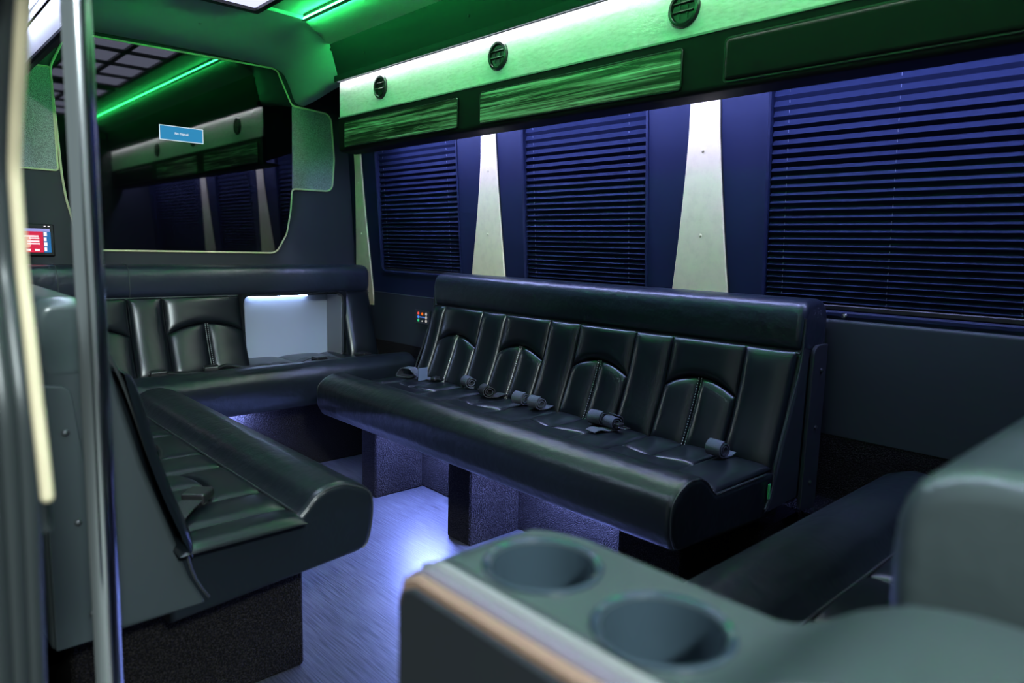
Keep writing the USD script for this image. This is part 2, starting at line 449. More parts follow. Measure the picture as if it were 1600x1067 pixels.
# ================================================================== ceiling lights
for sgn, lab in ((1, 'green LED strip along the right edge of the ceiling tray'), (-1, 'green LED strip along the left edge of the ceiling tray')):
    x = 1.487 if sgn > 0 else 2 * XC - 1.487
    t = thing('led_strip', lab, 'light strip', (x, 1.0, 2.002))
    obj('backing', box(-.008, .008, -1.0, 1.96, .006, .018), 'black_plastic', t, smooth=False)
    obj('diffuser', box(-.007, .007, -1.0, 1.965, -.0075, .006, .003), 'led_green', t)
    obj('shield_lip', box(*((-.016, .005) if sgn > 0 else (-.005, .016)), -1.0, 1.96, -.0100, -.0085), 'steel', t, smooth=False)  # added lip that blocks the green light going down
for k, y in enumerate((2.34, .90)):
    t = thing('ceiling_light', ['black ceiling light panel of eight white panes nearer the rear wall', 'black ceiling light panel of eight white panes nearer the front'][k], 'ceiling light', (1.08, y, 1.985))
    fr_ = Polygon([(-.215, -.66), (.215, -.66), (.215, .66), (-.215, .66)])
    cells = [(-.195 + .205 * i, -.64 + .325 * j) for i in range(2) for j in range(4)]
    for cx, cy in cells:
        fr_ = fr_.difference(Polygon(round_rect(cx, cx + .18, cy, cy + .29, .012)))
    obj('frame', prism(fr_, 0, .034), 'black_plastic', t, smooth=False)
    for cx, cy in cells:
        obj('light_pane', box(cx - .004, cx + .184, cy - .004, cy + .294, .012, .02), 'light_pane', t, smooth=False)

# ================================================================== overhead boxes
def overhead(right):
    sg = 1 if right else -1
    X = (lambda x: x) if right else (lambda x: 2 * XC - x)
    zc, zv = (1.612, 1.462) if right else (1.662, 1.615)
    y0, y1 = (-.12, 2.975) if right else (2.37, 3.385)
    t = thing('overhead_cabinet', 'black overhead cabinet above the right windows with grey cove, wood inserts and lights' if right else 'overhead cabinet with bright white cove at the top left behind the pole', 'overhead cabinet', (X(1.655), 0, 0))
    def at(pts):
        return [((X(x) - X(1.655)), z) for x, z in pts]
    prof = fillet(at([(1.655, zc), (1.655, zv), (1.745, zv - .004), (1.748, zv + .008), (1.675, zv + .013), (1.675, zc)]), [.004, .016, .006, .004, .004, .002], 5)
    obj('valance', prism(prof, y0, y1, 'xz'), 'vinyl_black', t)
    obj('cove_panel', prism(at([(1.660, zc), (1.660, 1.785), (1.668, 1.785), (1.668, zc)]), y0, y1, 'xz'), 'cove_laminate', t, smooth=False)
    obj('edge_trim', prism(at([(1.652, zc - .003), (1.652, zc + .0025), (1.664, zc + .0025), (1.664, zc - .003)]), y0, y1, 'xz'), 'white_trim', t, smooth=False)
    obj('carcass', prism(at([(1.675, zc), (1.675, zc + .018), (1.93, zc + .018), (1.93, zc)]), y0, y1, 'xz'), 'vinyl_dark', t, smooth=False)
    obj('end_panel', prism(at([(1.669, zc), (1.93, zc), (1.93, 1.77), (1.669, 1.77)]), y1 - .004, y1, 'xz'), 'vinyl_dark', t, smooth=False)
    if right:
      obj('cove_lip', prism(at([(1.632, 1.766), (1.632, 1.792), (1.656, 1.792), (1.656, 1.789), (1.636, 1.789), (1.636, 1.766)]), y0, y1, 'xz'), 'headliner', t, smooth=False)
    if right:
      obj('lip_end', prism(at([(1.632, 1.768), (1.632, 1.792), (1.659, 1.792), (1.659, 1.768)]), y1 - .008, y1, 'xz'), 'headliner', t, smooth=False)
      obj('cove_led', prism(at([(1.646, 1.781), (1.646, 1.785), (1.656, 1.785), (1.656, 1.781)]), y0, y1 - .01, 'xz'), 'led_white', t, smooth=False, label='white LED strip along the top of the cove')
    if right:
        obj('wall_led', prism(at([(1.785, 1.586), (1.785, 1.592), (1.815, 1.592), (1.815, 1.586)]), y0 + .02, 2.96, 'xz'), 'led_wall', t, smooth=False, label='bluish LED strip hidden behind the valance')
        obj('led_end_cap', prism(at([(1.668, 1.478), (1.668, 1.612), (1.840, 1.612), (1.840, 1.545)]), 2.964, 2.974, 'xz'), 'black_plastic', t, smooth=False)
        obj('led_channel', prism(at([(1.780, 1.592), (1.780, 1.612), (1.820, 1.612), (1.820, 1.592)]), y0 + .02, 2.965, 'xz'), 'black_plastic', t, smooth=False)
    if right:
        for k, (a, b) in enumerate(((2.100, 2.917), (1.137, 1.969))):
            o = round_rect(a, b, 1.480, 1.583, .008)
            obj('wood_insert', prism(o, -.006, .004, 'yz', chamfer=.002), 'wood', t, smooth=False, label=['shorter-looking wood grain insert at the rear', 'wood grain insert in the middle'][k])
            e = np.c_[np.full(len(o), -.004), inset(o, -.0015)]
            obj('insert_edge', tube(e, .0022, 6, True), 'black_plastic', t)
        o = round_rect(.06, 1.005, 1.482, 1.583, .01)
        rings = [np.c_[np.full(len(o), x), inset(o, d)] for x, d in ((.004, 0), (-.004, 0), (-.0065, .002), (-.008, .005), (-.0085, .0085))]
        obj('padded_insert', loft(rings, True), 'vinyl_black', t, smooth=50)
        obj('padded_insert_groove', tube(np.c_[np.full(len(o), -.001), inset(o, -.003)], .0035, 6, True), 'black_plastic', t)
    return t


overhead(True)
# left side: valance whose lit inner face shows from the door, and the white strip that runs on above the door
t = thing('overhead_cabinet', 'brightly lit white inner face of the left valance at the top left corner', 'overhead cabinet', (.48, 0, 0))
obj('valance', prism([(-.002, 1.640), (-.002, 1.648), (.012, 1.652), (.012, 1.79), (.026, 1.79), (.026, 1.640), (.020, 1.634), (.004, 1.634)], 2.40, 3.385, 'xz'), 'vinyl_dark', t, smooth=False)
obj('inner_face', prism([(-.001, 1.651), (-.001, 1.752), (.012, 1.752), (.012, 1.651)], 2.40, 3.385, 'xz'), 'white_laminate', t, smooth=False)
obj('slot_top', box(-.28, .012, 2.40, 3.385, 1.79, 1.80), 'vinyl_dark', t, smooth=False)
t = thing('led_strip', 'ribbed white LED strip above the bright white face at the top left corner', 'light strip', (.455, 1.6, 1.775))
obj('backing', box(-.018, .020, -1.70, 1.78, .006, .014), 'black_plastic', t, smooth=False)
obj('diffuser', box(-.008, .008, -1.70, 1.78, -.003, .006, .002), 'led_left', t)
obj('shade_flange', box(.018, .020, -1.70, 1.78, -.020, .006), 'black_plastic', t, smooth=False)  # added flange keeping the strip light off the right backrests
obj('lens_ribs', cat([box(-.0095, .0095, y, y + .004, -.0045, .0065) for y in np.arange(.75, 1.77, .012)]), 'white_trim', t, smooth=False, kind='stuff')


def vent(loc, label):
    t = thing('air_vent', label, 'air vent', loc, 0, 'round air vents in the right cove')
    r = .049
    obj('ring', lathe([(r, 0), (r, -.004), (r - .004, -.009), (r - .011, -.010), (r - .014, -.006), (r - .015, .0)], (0, 0, 0), 40, 'x'), 'louver_plastic', t)
    obj('housing', lathe([(0, .0), (r - .0145, .0), (r - .0145, -.003), (0, -.002)], (0, 0, 0), 32, 'x'), 'black_plastic', t)
    for z in (.012, -.010):
        w = math.sqrt((r - .015) ** 2 - z * z)
        b = box(-.009, -.003, -w, w, -.0022, .0022, .0008)
        b.apply_transform(trimesh.transformations.rotation_matrix(.5, [0, 1, 0]))
        b.apply_translation([-.001, 0, z])
        obj('louver', b, 'louver_plastic', t)
    for y in (-.012, .013):
        obj('vane', box(-.005, -.002, y - .0015, y + .0015, -.025, .025), 'louver_plastic', t, smooth=False)
    return t


for y, z, lab in ((2.63, 1.70, 'round black air vent in the cove nearest the rear screen wall'), (1.887, 1.697, 'round black air vent in the middle of the cove'), (1.142, 1.687, 'round black air vent cut by the top edge of the photo')):
    vent((1.660, y, z), lab)

# ================================================================== cream pillar strips and blinds
for (yt0, yt1, yb0, yb1, lab) in ((1.191, 1.292, 1.146, 1.352, 'cream tapered pillar strip between the middle and the large front blind'), (2.215, 2.304, 2.18, 2.40, 'cream tapered pillar strip between the rear blind and the middle blind'), (3.266, 3.33, 3.235, 3.385, 'narrow cream tapered pillar strip in the rear corner beside the screen wall')):
    t = thing('pillar_strip', lab, 'pillar trim', (0, 0, 0))
    t_ = np.linspace(0, 1, 10)
    zz = 1.64 + t_ * (.62 - 1.64)
    f_ = np.clip((1.50 - zz) / (1.50 - .92), -.3, 1.5)
    g = np.clip(f_, 0, 2) ** 1.35
    L = yt0 + (yb0 - yt0) * g; R_ = yt1 + (yb1 - yt1) * g
    o = np.vstack([np.c_[L, zz], np.c_[R_, zz][::-1]])
    obj('padding', leaned(prism(o, -.009, .004, 'yz', chamfer=.003)), 'cream_suede', t, smooth=25)
    obj('welt', leaned(tube(np.c_[np.full(len(o), -.001), inset(o, -.001)], .0028, 6, True)), 'black_plastic', t)
    for z in (1.36, 1.10):
        b = lathe([(0, -.004), (.004, -.003), (.0055, 0), (0, 0)], (0, 0, 0), 12, 'x')
        b.apply_translation([lean(z) - .009, (np.interp(-z, -zz, L) + np.interp(-z, -zz, R_)) / 2, z])
        obj('button', b, 'cream_suede', t)

for (a, b, c), lab in zip(WINDOWS, ('narrow navy pleated blind nearest the rear screen wall', 'navy pleated blind in the middle window behind the right bench', 'large navy pleated blind at the right edge of the photo')):
    t = thing('pleated_blind', lab, 'blind', (0, (a + b) / 2, 0))
    h = (b - a) / 2 - .013
    z1 = 1.60
    zs, k = [z1], 0
    while zs[-1] > c + .028:                                    # the fabric hangs stretched at the top, gathered at the bottom
        zs.append(zs[-1] - (.0305 - .0155 * min(1, (z1 - zs[-1]) / .70)))
    obj('head_rail', leaned(box(.004, .030, -h, h, z1, z1 + .014, .002)), 'black_plastic', t, smooth=False)
    for za, zb in zip(zs[:-1], zs[1:]):
        d = .007 + .006 * min(1, (z1 - za) / .5)
        zm = za + (zb - za) * .60
        prof = [(.021, za), (.021 - d, zm), (.021, zb), (.0225, zb), (.0235 - d, zm), (.0225, za)]
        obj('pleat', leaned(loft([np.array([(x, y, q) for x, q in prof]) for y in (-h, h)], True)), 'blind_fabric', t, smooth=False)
    zb = zs[-1]
    obj('bottom_rail', leaned(box(.006, .028, -h, h, zb - .014, zb, .002)), 'black_plastic', t, smooth=False)
    for y in ((-h + .07, h - .05) if h < .4 else (h - .05, h - .34, h - .64)):
        obj('cord', leaned(cat([box(.0060, .0075, y - .0006, y + .0006, z_ - .011, z_ - .003) for z_ in zs[:-1]])), 'cord_grey', t, smooth=False, kind='stuff')
t = thing('blind_latch', 'small metal knob under the bottom rail of the large blind', 'knob', (1.984, .783, .885))
obj('stem', lathe([(0, 0), (.004, 0), (.004, -.012), (0, -.012)], (0, 0, 0), 12, 'x'), 'steel', t)
obj('head', lathe([(0, -.010), (.007, -.011), (.008, -.015), (.005, -.019), (0, -.020)], (0, 0, 0), 14, 'x'), 'chrome', t)

# ================================================================== rear wall: screen, grilles, head unit
TV = [(.63, 1.30), (.64, 1.20), (.668, 1.075), (.69, 1.03), (.735, .992), (1.515, .990), (1.54, 1.003), (1.589, 1.087), (1.612, 1.20), (1.621, 1.311), (1.628, 1.714), (1.58, 1.815), (1.557, 1.866), (1.533, 1.875), (.715, 1.862), (.665, 1.83), (.612, 1.714)]
tv = thing('television', 'large glossy black screen with cream piping on the rear wall showing a blue box', 'television', (1.12, YT - .001, 1.43))
tvp = fillet([(x - 1.12, z - 1.43) for x, z in TV], .012, 3)
obj('screen_glass', prism(tvp, -.008, 0, 'xz'), 'black_gloss', tv, smooth=False)
gr = [(1.622, 1.311), (1.822, 1.313), (1.845, 1.335), (1.857, 1.476), (1.841, 1.678), (1.818, 1.704), (1.628, 1.714)]
loop = fillet([(.612, 1.714), (.63, 1.30), (.64, 1.20), (.668, 1.075), (.69, 1.03), (.735, .992), (1.515, .990), (1.54, 1.003), (1.589, 1.087), (1.612, 1.20), (1.621, 1.311), (1.822, 1.313), (1.845, 1.335), (1.857, 1.476), (1.841, 1.678), (1.818, 1.704), (1.628, 1.714), (1.58, 1.815), (1.557, 1.866), (1.533, 1.875), (.715, 1.862), (.665, 1.83)], .02, 4)
obj('piping', tube(np.c_[loop[:, 0] - 1.12, np.full(len(loop), -.006), loop[:, 1] - 1.43], .0048, 8, True), 'cream_piping', tv)
bn = obj('message_box', box(1.009 - 1.12, 1.193 - 1.12, -.0095, -.008, 1.482 - 1.43, 1.543 - 1.43), 'banner_blue', tv, smooth=False, label='blue message box reading No Signal')
fo = Polygon([(1.0075, 1.4805), (1.1945, 1.4805), (1.1945, 1.5445), (1.0075, 1.5445)]).difference(Polygon([(1.0105, 1.4835), (1.1915, 1.4835), (1.1915, 1.5415), (1.0105, 1.5415)]))
obj('message_border', prism(affinity.translate(fo, -1.12, -1.43), -.0105, -.008, 'xz'), 'banner_white', bn, smooth=False)


def wall_text(s, h, x, z, y):
    m = meshkit.text_mesh(s, h, .0006, bold=True)
    m.apply_translation([-(m.bounds[0][0] + m.bounds[1][0]) / 2, -(m.bounds[0][1] + m.bounds[1][1]) / 2, 0])
    v = np.array(m.vertices)
    return trimesh.Trimesh(np.c_[v[:, 0] + x, y - v[:, 2], v[:, 1] + z], m.faces, process=False)


obj('message_text', wall_text('No Signal', .0095, 1.101 - 1.12, 1.512 - 1.43, -.0100), 'banner_white', bn, smooth=False)
for k in range(2):
    pts = gr if k == 0 else [(2.24 - x, z) for x, z in gr][::-1]
    t = thing('speaker_grille', ['grey mesh speaker grille right of the rear screen', 'grey mesh speaker grille at the far left beside the pole'][k], 'speaker', (1.74 if k == 0 else .50, YT - .001, 1.51))
    cx = 1.74 if k == 0 else .50
    o = fillet([(x - cx, z - 1.51) for x, z in pts], .012, 4)
    obj('mesh_cover', prism(o, -.007, 0, 'xz', chamfer=.002), 'grille_mesh', t, smooth=False)
    if k == 0:
        obj('frame_edge', prism([(-.118, -.195), (-.113, -.195), (-.108, .20), (-.113, .20)], -.009, 0, 'xz'), 'steel', t, smooth=False)
    else:
        obj('piping', tube(np.c_[o[:, 0], np.full(len(o), -.005), o[:, 1]], .0042, 8, True), 'cream_piping', t)
hu = thing('head_unit', 'car stereo with red glowing display below the left speaker grille', 'stereo', (.515, YT - .001, 1.03))
obj('bezel', prism(round_rect(-.075, .075, -.064, .064, .006), -.012, 0, 'xz', chamfer=.003), 'black_plastic', hu, smooth=False)
sc_ = obj('display', box(-.066, .036, -.0135, -.011, -.050, .034), 'screen_red', hu, smooth=False, label='red lit display')
obj('display_glow', prism(round_rect(-.062, -.006, -.030, .018, .012), -.0143, -.013, 'xz'), 'screen_pink', sc_, smooth=False)
for x0, x1, z in ((-.030, .020, .012), (-.012, .022, .004), (-.020, .022, -.008), (-.020, .024, -.018)):
    obj('display_line', box(x0, x1, -.0150, -.0135, z, z + .006), 'screen_white', sc_, smooth=False)
for x in (-.050, -.024, .006):
    obj('display_icon', box(x, x + .016, -.0145, -.013, -.044, -.036), 'screen_white', sc_, smooth=False)
obj('title_bar', box(-.066, .060, -.0137, -.011, .034, .046), 'screen_lavender', hu, smooth=False)
sd = obj('side_display', box(.037, .062, -.0135, -.011, -.050, .034), 'screen_blue', hu, smooth=False, label='blue side column of the display')
for k_, z in enumerate((.018, -.002, -.022, -.042)):
    obj('display_icon', box(.038, .049 - .002 * (k_ % 2), -.0145, -.013, z - .002, z + .013), 'screen_white', sd, smooth=False)
for x in (.040, .054):
    obj('indicator', box(x, x + .007, -.0135, -.011, .053, .057), 'screen_white', hu, smooth=False)

# ================================================================== benches
def arch(t):
    return .53 + .125 * (1 - (2 * t - 1) ** 2)


def pillow(fs, mp, h, na=14, nb=18):
    """One upholstery panel: fs(a, b) -> (s, v); mp(s, v) -> point and normal; h the height of the padding."""
    a, b = np.meshgrid(np.linspace(0, 1, na), np.linspace(0, 1, nb), indexing='ij')
    a = .5 - .5 * np.cos(math.pi * a); b = .5 - .5 * np.cos(math.pi * b)
    s, v = fs(a, b)
    w = np.sqrt(np.clip((1 - np.abs(2 * a - 1) ** 3.2) * (1 - np.abs(2 * b - 1) ** 7.0), 0, 1))
    P, N = mp(s, v)
    top = P + N * (h * w)[..., None]
    idx = np.arange(na * nb).reshape(na, nb)
    q = np.stack([idx[:-1, :-1], idx[1:, :-1], idx[1:, 1:], idx[:-1, 1:]], -1).reshape(-1, 4)
    m = tm((top.reshape(-1, 3), q))
    mid = len(m.faces) // 2
    c = m.triangles_center[mid]; n = m.face_normals[mid]
    if n @ N.reshape(-1, 3).mean(0) < 0:
        m.invert()
    return m


def panels(parent, segs, mp, h, seat=False, stitches=True):
    s = segs[0]
    for w, kind in segs[1]:
        s0, s1 = s, s + w
        s = s1
        if kind == 'n':
            obj('narrow_panel', pillow(lambda a, b: (s0 + a * w, b), mp, h), 'leather', parent, smooth=True)
        elif kind == 'w':
            sc = (s0 + s1) / 2
            obj('upper_panel', pillow(lambda a, b: (s0 + a * w, arch(a) + b * (1 - arch(a))), mp, h, 20, 14), 'leather', parent, smooth=True)
            obj('arch_panel', pillow(lambda a, b: (s0 + a * w / 2, b * arch(a / 2)), mp, h), 'leather', parent, smooth=True)
            obj('arch_panel', pillow(lambda a, b: (sc + a * w / 2, b * arch(.5 + a / 2)), mp, h), 'leather', parent, smooth=True)
            if stitches:
                out = []
                for d in (-.005, .005):
                    for v in np.linspace(.02, arch(.5) - .02, 26):
                        p, nn = mp(np.array([[sc + d]]), np.array([[v]]))
                        p2, _ = mp(np.array([[sc + d]]), np.array([[v + .012]]))
                        out.append(tube(np.array([p[0, 0], p2[0, 0]]) + nn[0, 0] * (h * .45), .0012, 5))
                obj('stitching', cat(out), 'stitch', parent)


def bench(name, label, loc, rz, L, z0, zbot, zhead, segs, head_mat='leather_soft', shell_mat='vinyl_end', uj=.245, up=.140, un=.50, uf=.70, crest=.052, zp=.30, gusset=None, legs=(), base=None, bolts=(), head_u=(.0, .150), niche=None, tagged=False, ends=(1, 1)):
    t = thing(name, label, 'bench seat', loc, rz)
    zpp = z0 + zp
    # seat cushion with a fat rolled front edge
    roll = [(un, z0 - .004), (un + .018, z0 + .010), (un + .045, z0 + crest * .70), (un + .08, z0 + crest * .96), (un + .108, z0 + crest), (un + .145, z0 + crest * .80), (uf - .014, z0 + crest * .38), (uf - .003, z0 + .002), (uf, z0 - .03), (uf - .004, z0 - .07), (uf - .012, zbot + .028), (uf - .022, zbot + .010), (uf - .040, zbot + .001), (uf - .075, zbot - .002)]
    roll = smooth_path(roll, 40)
    prof = np.vstack([[(.20, zbot - .03), (.20, z0 - .012)], roll])
    obj('seat_cushion', bar(prof, 0, L, .018, steps=6), 'leather_soft', t, smooth=40)
    for s in ([0] if ends[0] else []) + ([L] if ends[1] else []):
        e = .004 if s == 0 else L - .004
        q = inset(prof, .006)[2:2 + 40]
        q = np.vstack([[(uj + .035, z0 - .012)], q[:-4]])
        obj('seam_cord', tube(np.c_[np.full(len(q), e), q], .0026, 6), 'seam_cord', t)
    obj('notch_seam', tube(np.array([[.012, un + .004, z0 + .001], [L - .012, un + .004, z0 + .001]]), .003, 6), 'seam_cord', t)
    # seat panels
    def mseat(s, v):
        u = uj - .02 + v * (un - uj + .025)
        z = np.full_like(s, z0 - .006)
        return np.stack([s, u, z], -1), np.broadcast_to([0, 0, 1.0], s.shape + (3,))
    panels(t, segs, mseat, .016, stitches=False)
    # back: wedge-shaped shell, upholstered face, head roll
    wedge = [(0, zbot - .005), (uj + .045, zbot - .005), (uj + .012, z0 - .07), (uj - .006, z0 - .01), ((uj + up) / 2 - .014, (z0 + zpp) / 2), (up - .006, zpp), (up - .02, zhead - .04), (.0, zhead - .04)]
    if niche is None:
        obj('back_shell', bar(fillet(wedge, .012, 3), -.004, L + .004, .012), shell_mat, t, smooth=35)
    else:
        a, b, zl, zt = niche
        obj('back_shell', bar(fillet(wedge, .012, 3), b + .016, L + .004, .004), 'vinyl_end', t, smooth=35)
        obj('back_shell', bar(fillet(wedge, .012, 3), -.004, a - .016, .004), 'vinyl_end', t, smooth=35)
    nv = np.array([zpp - z0, uj - up]); nv /= np.linalg.norm(nv)
    def mback(s, v):
        u = uj + v * (up - uj) - .012 * np.sin(math.pi * v)
        z = z0 - .015 + v * (zpp - z0 + .015)
        return np.stack([s, u + .004, z], -1), np.broadcast_to([0, nv[0], nv[1]], s.shape + (3,))
    panels(t, segs, mback, .024)
    a = np.arange(28) * 2 * math.pi / 28
    ca, sa = np.cos(a), np.sin(a)
    hu_, hz_ = (head_u[1] - head_u[0]) / 2, (zhead - zpp + .012) / 2
    hp = np.c_[(head_u[0] + head_u[1]) / 2 + hu_ * np.sign(ca) * np.abs(ca) ** .62, zhead - hz_ + hz_ * np.sign(sa) * np.abs(sa) ** .62]
    obj('head_roll', bar(hp, -.006, L + .006, .022, steps=7), head_mat, t, smooth=True)
    obj('head_seam', tube(np.array([[.0, up + .006, zpp - .004], [L, up + .006, zpp - .004]]), .003, 6), 'seam_cord', t)
    for s, on in ((-.004, ends[0]), (L + .004, ends[1])):
        if on:
            q = smooth_path(np.array([(head_u[1] - .012, zhead - .05), (up + .002, zpp), ((uj + up) / 2 + .0, (z0 + zpp) / 2), (uj + .002, z0 + .01), (uj + .012, z0 - .05), (uj + .045, zbot + .01)]), 24)
            obj('seam_cord', tube(np.c_[np.full(24, s), q], .0035, 6), 'seam_cord', t)
    if gusset:
        s, pts, rr = gusset
        g = obj('gusset_plate', bar(fillet(pts, rr, 5), s - .006, s + .006, .003, steps=3), shell_mat, t, smooth=30)
        for u, z in bolts:
            q = bolt_mesh((0, 0, 0), 'x', .0062)
            if s < L / 2:
                q.apply_transform(trimesh.transformations.rotation_matrix(math.pi, [0, 0, 1]))
            q.apply_translation([s + (-.006 if s < L / 2 else .006), u, z])
            obj('bolt', q, 'bolt_metal', g)
    for s0, s1, u0, u1 in legs:
        obj('leg', box(s0, s1, u0, u1, 0, zbot - .004, .006), 'carpet', t, smooth=False)
    if base:
        s0, s1, u0, u1 = base
        obj('base_box', box(s0, s1, u0, u1, 0, zbot - .004, .006), 'carpet', t, smooth=False)
    if tagged:
        obj('care_tag', box(-.008, -.004, uj + .028, uj + .036, z0 - .075, z0 - .035), 'green_tag', t, smooth=False, label='small green tag')
    return t


# right bench: s = y from .83, u = from the wall inwards
R_SEG = (0.008, [(.147, 'n'), (.242, 'w'), (.142, 'n'), (.240, 'w'), (.144, 'n'), (.240, 'w'), (.139, 'n'), (.246, 'w'), (.078, 'n')])
rb = bench('bench_seat', 'long black leather bench under the windows with four arched backrests', (1.97, .83, 0), 90, 1.635, .490, .378, .930, R_SEG,
           shell_mat='vinyl_dark', uj=.244, up=.140, un=.520, uf=.710, gusset=(-.014, [(.02, .335), (.112, .345), (.103, .79), (.085, .806), (.02, .806)], [.004, .01, .02, .02, .004]), bolts=[(.055, .735), (.062, .575), (.07, .42)],  # darker vinyl than the left bench end: its shade put into the colour
           legs=((1.59, 1.70, .232, .47), (.975, 1.105, .232, .47), (.12, .33, .232, .47)), tagged=True, head_mat='leather_roll_lit')
for a_, b_ in ((1.17, 1.50), (.42, .86)):
    obj('under_seat_led', box(a_, b_, .335, .347, .338, .344), 'led_floor', rb, smooth=False, label='bluish LED strip under the seat')

# left bench: s = -y, near end at y = 1.40
L_SEG = (0.0, [(.12, 'n'), (.25, 'w'), (.145, 'n'), (.25, 'w'), (.145, 'n'), (.25, 'w'), (.14, 'n'), (.10, 'n')])
LB = 1.357
lb = bench('bench_seat', 'black leather bench against the left wall beside the door pole, seen from its end', (.20, 2.757, 0), -90, LB, .450, .318, .945, L_SEG,
           uj=.228, up=.125, un=.468, uf=.668, zp=.36, head_u=(.0, .10), head_mat='leather_lit', gusset=(LB + .017, [(.004, .322), (.100, .322), (.068, .62), (.050, .795), (.004, .80)], [.004, .006, .03, .02, .004]), bolts=[(.038, .714), (.049, .55), (.063, .375)],
           base=(.0, LB - .135, .05, .545))

# rear bench: s = -x from the right wall
E_SEG = (.685, [(.335, 'w'), (.14, 'n'), (.33, 'w'), (.14, 'n'), (.12, 'n')])
EL = 1.76
eb = bench('bench_seat', 'black leather bench across the rear wall below the screen', (1.965, YT - .006, 0), 180, EL, .470, .335, .935, E_SEG,
           uj=.265, up=.155, un=.43, uf=.625, zp=.325, head_u=(.0, .165), niche=(.18, .675, .55, .80), base=(.01, EL - .02, .02, .40), ends=(0, 0), head_mat='leather_roll_lit')
# right-hand end of its backrest, and the seat pad in front of the niche
def mb(s, v):
    u = .265 + v * (.155 - .265); z = .455 + v * .345
    return np.stack([s, u, z], -1), np.broadcast_to([0, .95, .31], s.shape + (3,))
obj('narrow_panel', pillow(lambda a, b: (.005 + a * .17, b), mb, .028), 'leather', eb, smooth=True)
def ms(s, v):
    return np.stack([s, .03 + v * .40, np.full_like(s, .466)], -1), np.broadcast_to([0, 0, 1.0], s.shape + (3,))
for k in range(3):
    obj('seat_panel', pillow(lambda a, b: (.005 + .226 * k + a * .226, b), ms, .018), 'leather', eb, smooth=True)
fr2 = Polygon(round_rect(.160, .695, .49, .805, .012)).difference(Polygon(fillet([(.180, .40), (.672, .40), (.690, .800), (.172, .800)], [0, 0, .05, .05], 8)))
obj('niche_rim', prism(fr2, .165, .21, 'xz'), 'leather', eb, smooth=35)
obj('niche_back', box(.15, .70, .03, .04, .44, .84), 'niche_silver', eb, smooth=False, label='silver panel at the back of the lit niche')
for a_, b_ in ((.165, .180), (.675, .69)):
    obj('niche_side', box(a_, b_, .04, .19, .47, .80), 'niche_grey', eb, smooth=False)
obj('niche_led', box(.30, .60, .050, .062, .776, .780), 'led_niche', eb, smooth=False, label='LED strip in the top of the niche')
obj('under_seat_led', box(.78, .95, .44, .452, .312, .318), 'led_floor', eb, smooth=False)

for s_ in (1.145, 1.40):
    th = np.linspace(0, 2 * math.pi, 40, endpoint=False)
    sq = lambda c_: np.sign(c_) * np.abs(c_) ** .62
    ring = np.c_[np.full(40, s_), .0825 + .0835 * sq(np.cos(th)), .935 - .076 + .077 * sq(np.sin(th))]
    obj('roll_seam', tube(ring, .0016, 6, True), 'stitch_dark', eb)

# foreground bench: s = x, faces the rear
F_SEG = (0.008, [(.14, 'n'), (.24, 'w'), (.14, 'n'), (.24, 'w'), (.14, 'n'), (.24, 'w'), (.14, 'n')])
fb = bench('bench_seat', 'black leather bench in the blurred foreground right of the cup holder console', (.56, -.03, 0), 0, 1.36, .465, .335, .905, F_SEG,
           uj=.24, up=.165, un=.47, uf=.67, zp=.28, head_u=(.02, .205), base=(.02, 1.34, .05, .42), head_mat='leather_lit', shell_mat='leather_lit', ends=(0, 1))

# ================================================================== console with two cup holders
cz, cy0 = .765, .514
con = thing('armrest_console', 'padded console coloured as lit leather with two cup holders and peach and grey edge bands in the foreground', 'armrest', (.421, .25, 0))
def side_profile(d=0.0):
    top = [(cy0 - .25, .03), (cy0 - .25, cz - .035), (cy0 - .258, cz - .012), (cy0 - .28, cz), (.05, cz), (-.018, cz), (-.045, cz + .010), (-.082, cz + .036), (-.122, cz + .054), (-.17, cz + .060), (-.33, cz + .060), (-.33, .03)]
    p = np.vstack([[top[0]], smooth_path(top[1:5], 10), smooth_path(top[4:11], 30)[1:], [top[11]]])
    return inset(p, d) if d else p
sp = side_profile()
def slab(x0, x1, d=0.0, r=0.0):
    """The side outline between two widths; r rounds the outer edge."""
    q0 = side_profile(d)
    return loft([np.c_[np.full(len(q0), x0), side_profile(d + r)], np.c_[np.full(len(q0), x0 + r), q0], np.c_[np.full(len(q0), x1 - r), q0], np.c_[np.full(len(q0), x1), side_profile(d + r)]], True)
body = tm(slab(-.050, .092, 0, .006))
bm = m3.Manifold(m3.Mesh(np.asarray(body.vertices, np.float32), np.asarray(body.faces, np.uint32)))
# plan rounding of the front right corner
plan = m3.CrossSection([[(-.06, -.34), (.093, -.34), (.093, .08)] + [(float(a), float(b)) for a, b in smooth_path(np.array([(.0925, .115), (.088, .165), (.078, .206), (.060, .236), (.030, .254), (-.005, .262), (-.05, .266)]), 18)] + [(-.06, .27)]])
bm = bm ^ m3.Manifold.extrude(plan, 1.2)
CUPS = [(.013, .168), (.006, .033)]
for x, y in CUPS:
    bm = bm - m3.Manifold.cylinder(.09, .047, .047, 48).translate([x, y, cz - .075])
obj('body', bm, 'leather_lit_console', con, smooth=30)
obj('white_band', slab(-.060, -.049, -.0015, .004), 'white_trim', con, smooth=40)
obj('violet_band', slab(-.073, -.059, .002, .003), 'violet_trim', con, smooth=40)
obj('peach_band', slab(-.083, -.072, .004, .004), 'peach_trim', con, smooth=40)
obj('side_panel', slab(-.088, -.080, .014, .002), 'vinyl_dark', con, smooth=30)
for k, (x, y) in enumerate(CUPS):
    c = [(.0, -.070), (.040, -.070), (.0445, -.064), (.046, -.004), (.0485, .001), (.0535, .003), (.0555, .001), (.0555, -.001), (.0475, -.003), (.0468, -.066), (.041, -.073), (0, -.073)]
    obj('cup_holder', lathe(c, (x, y, cz + .001), 48), 'cup_plastic', con, smooth=40)

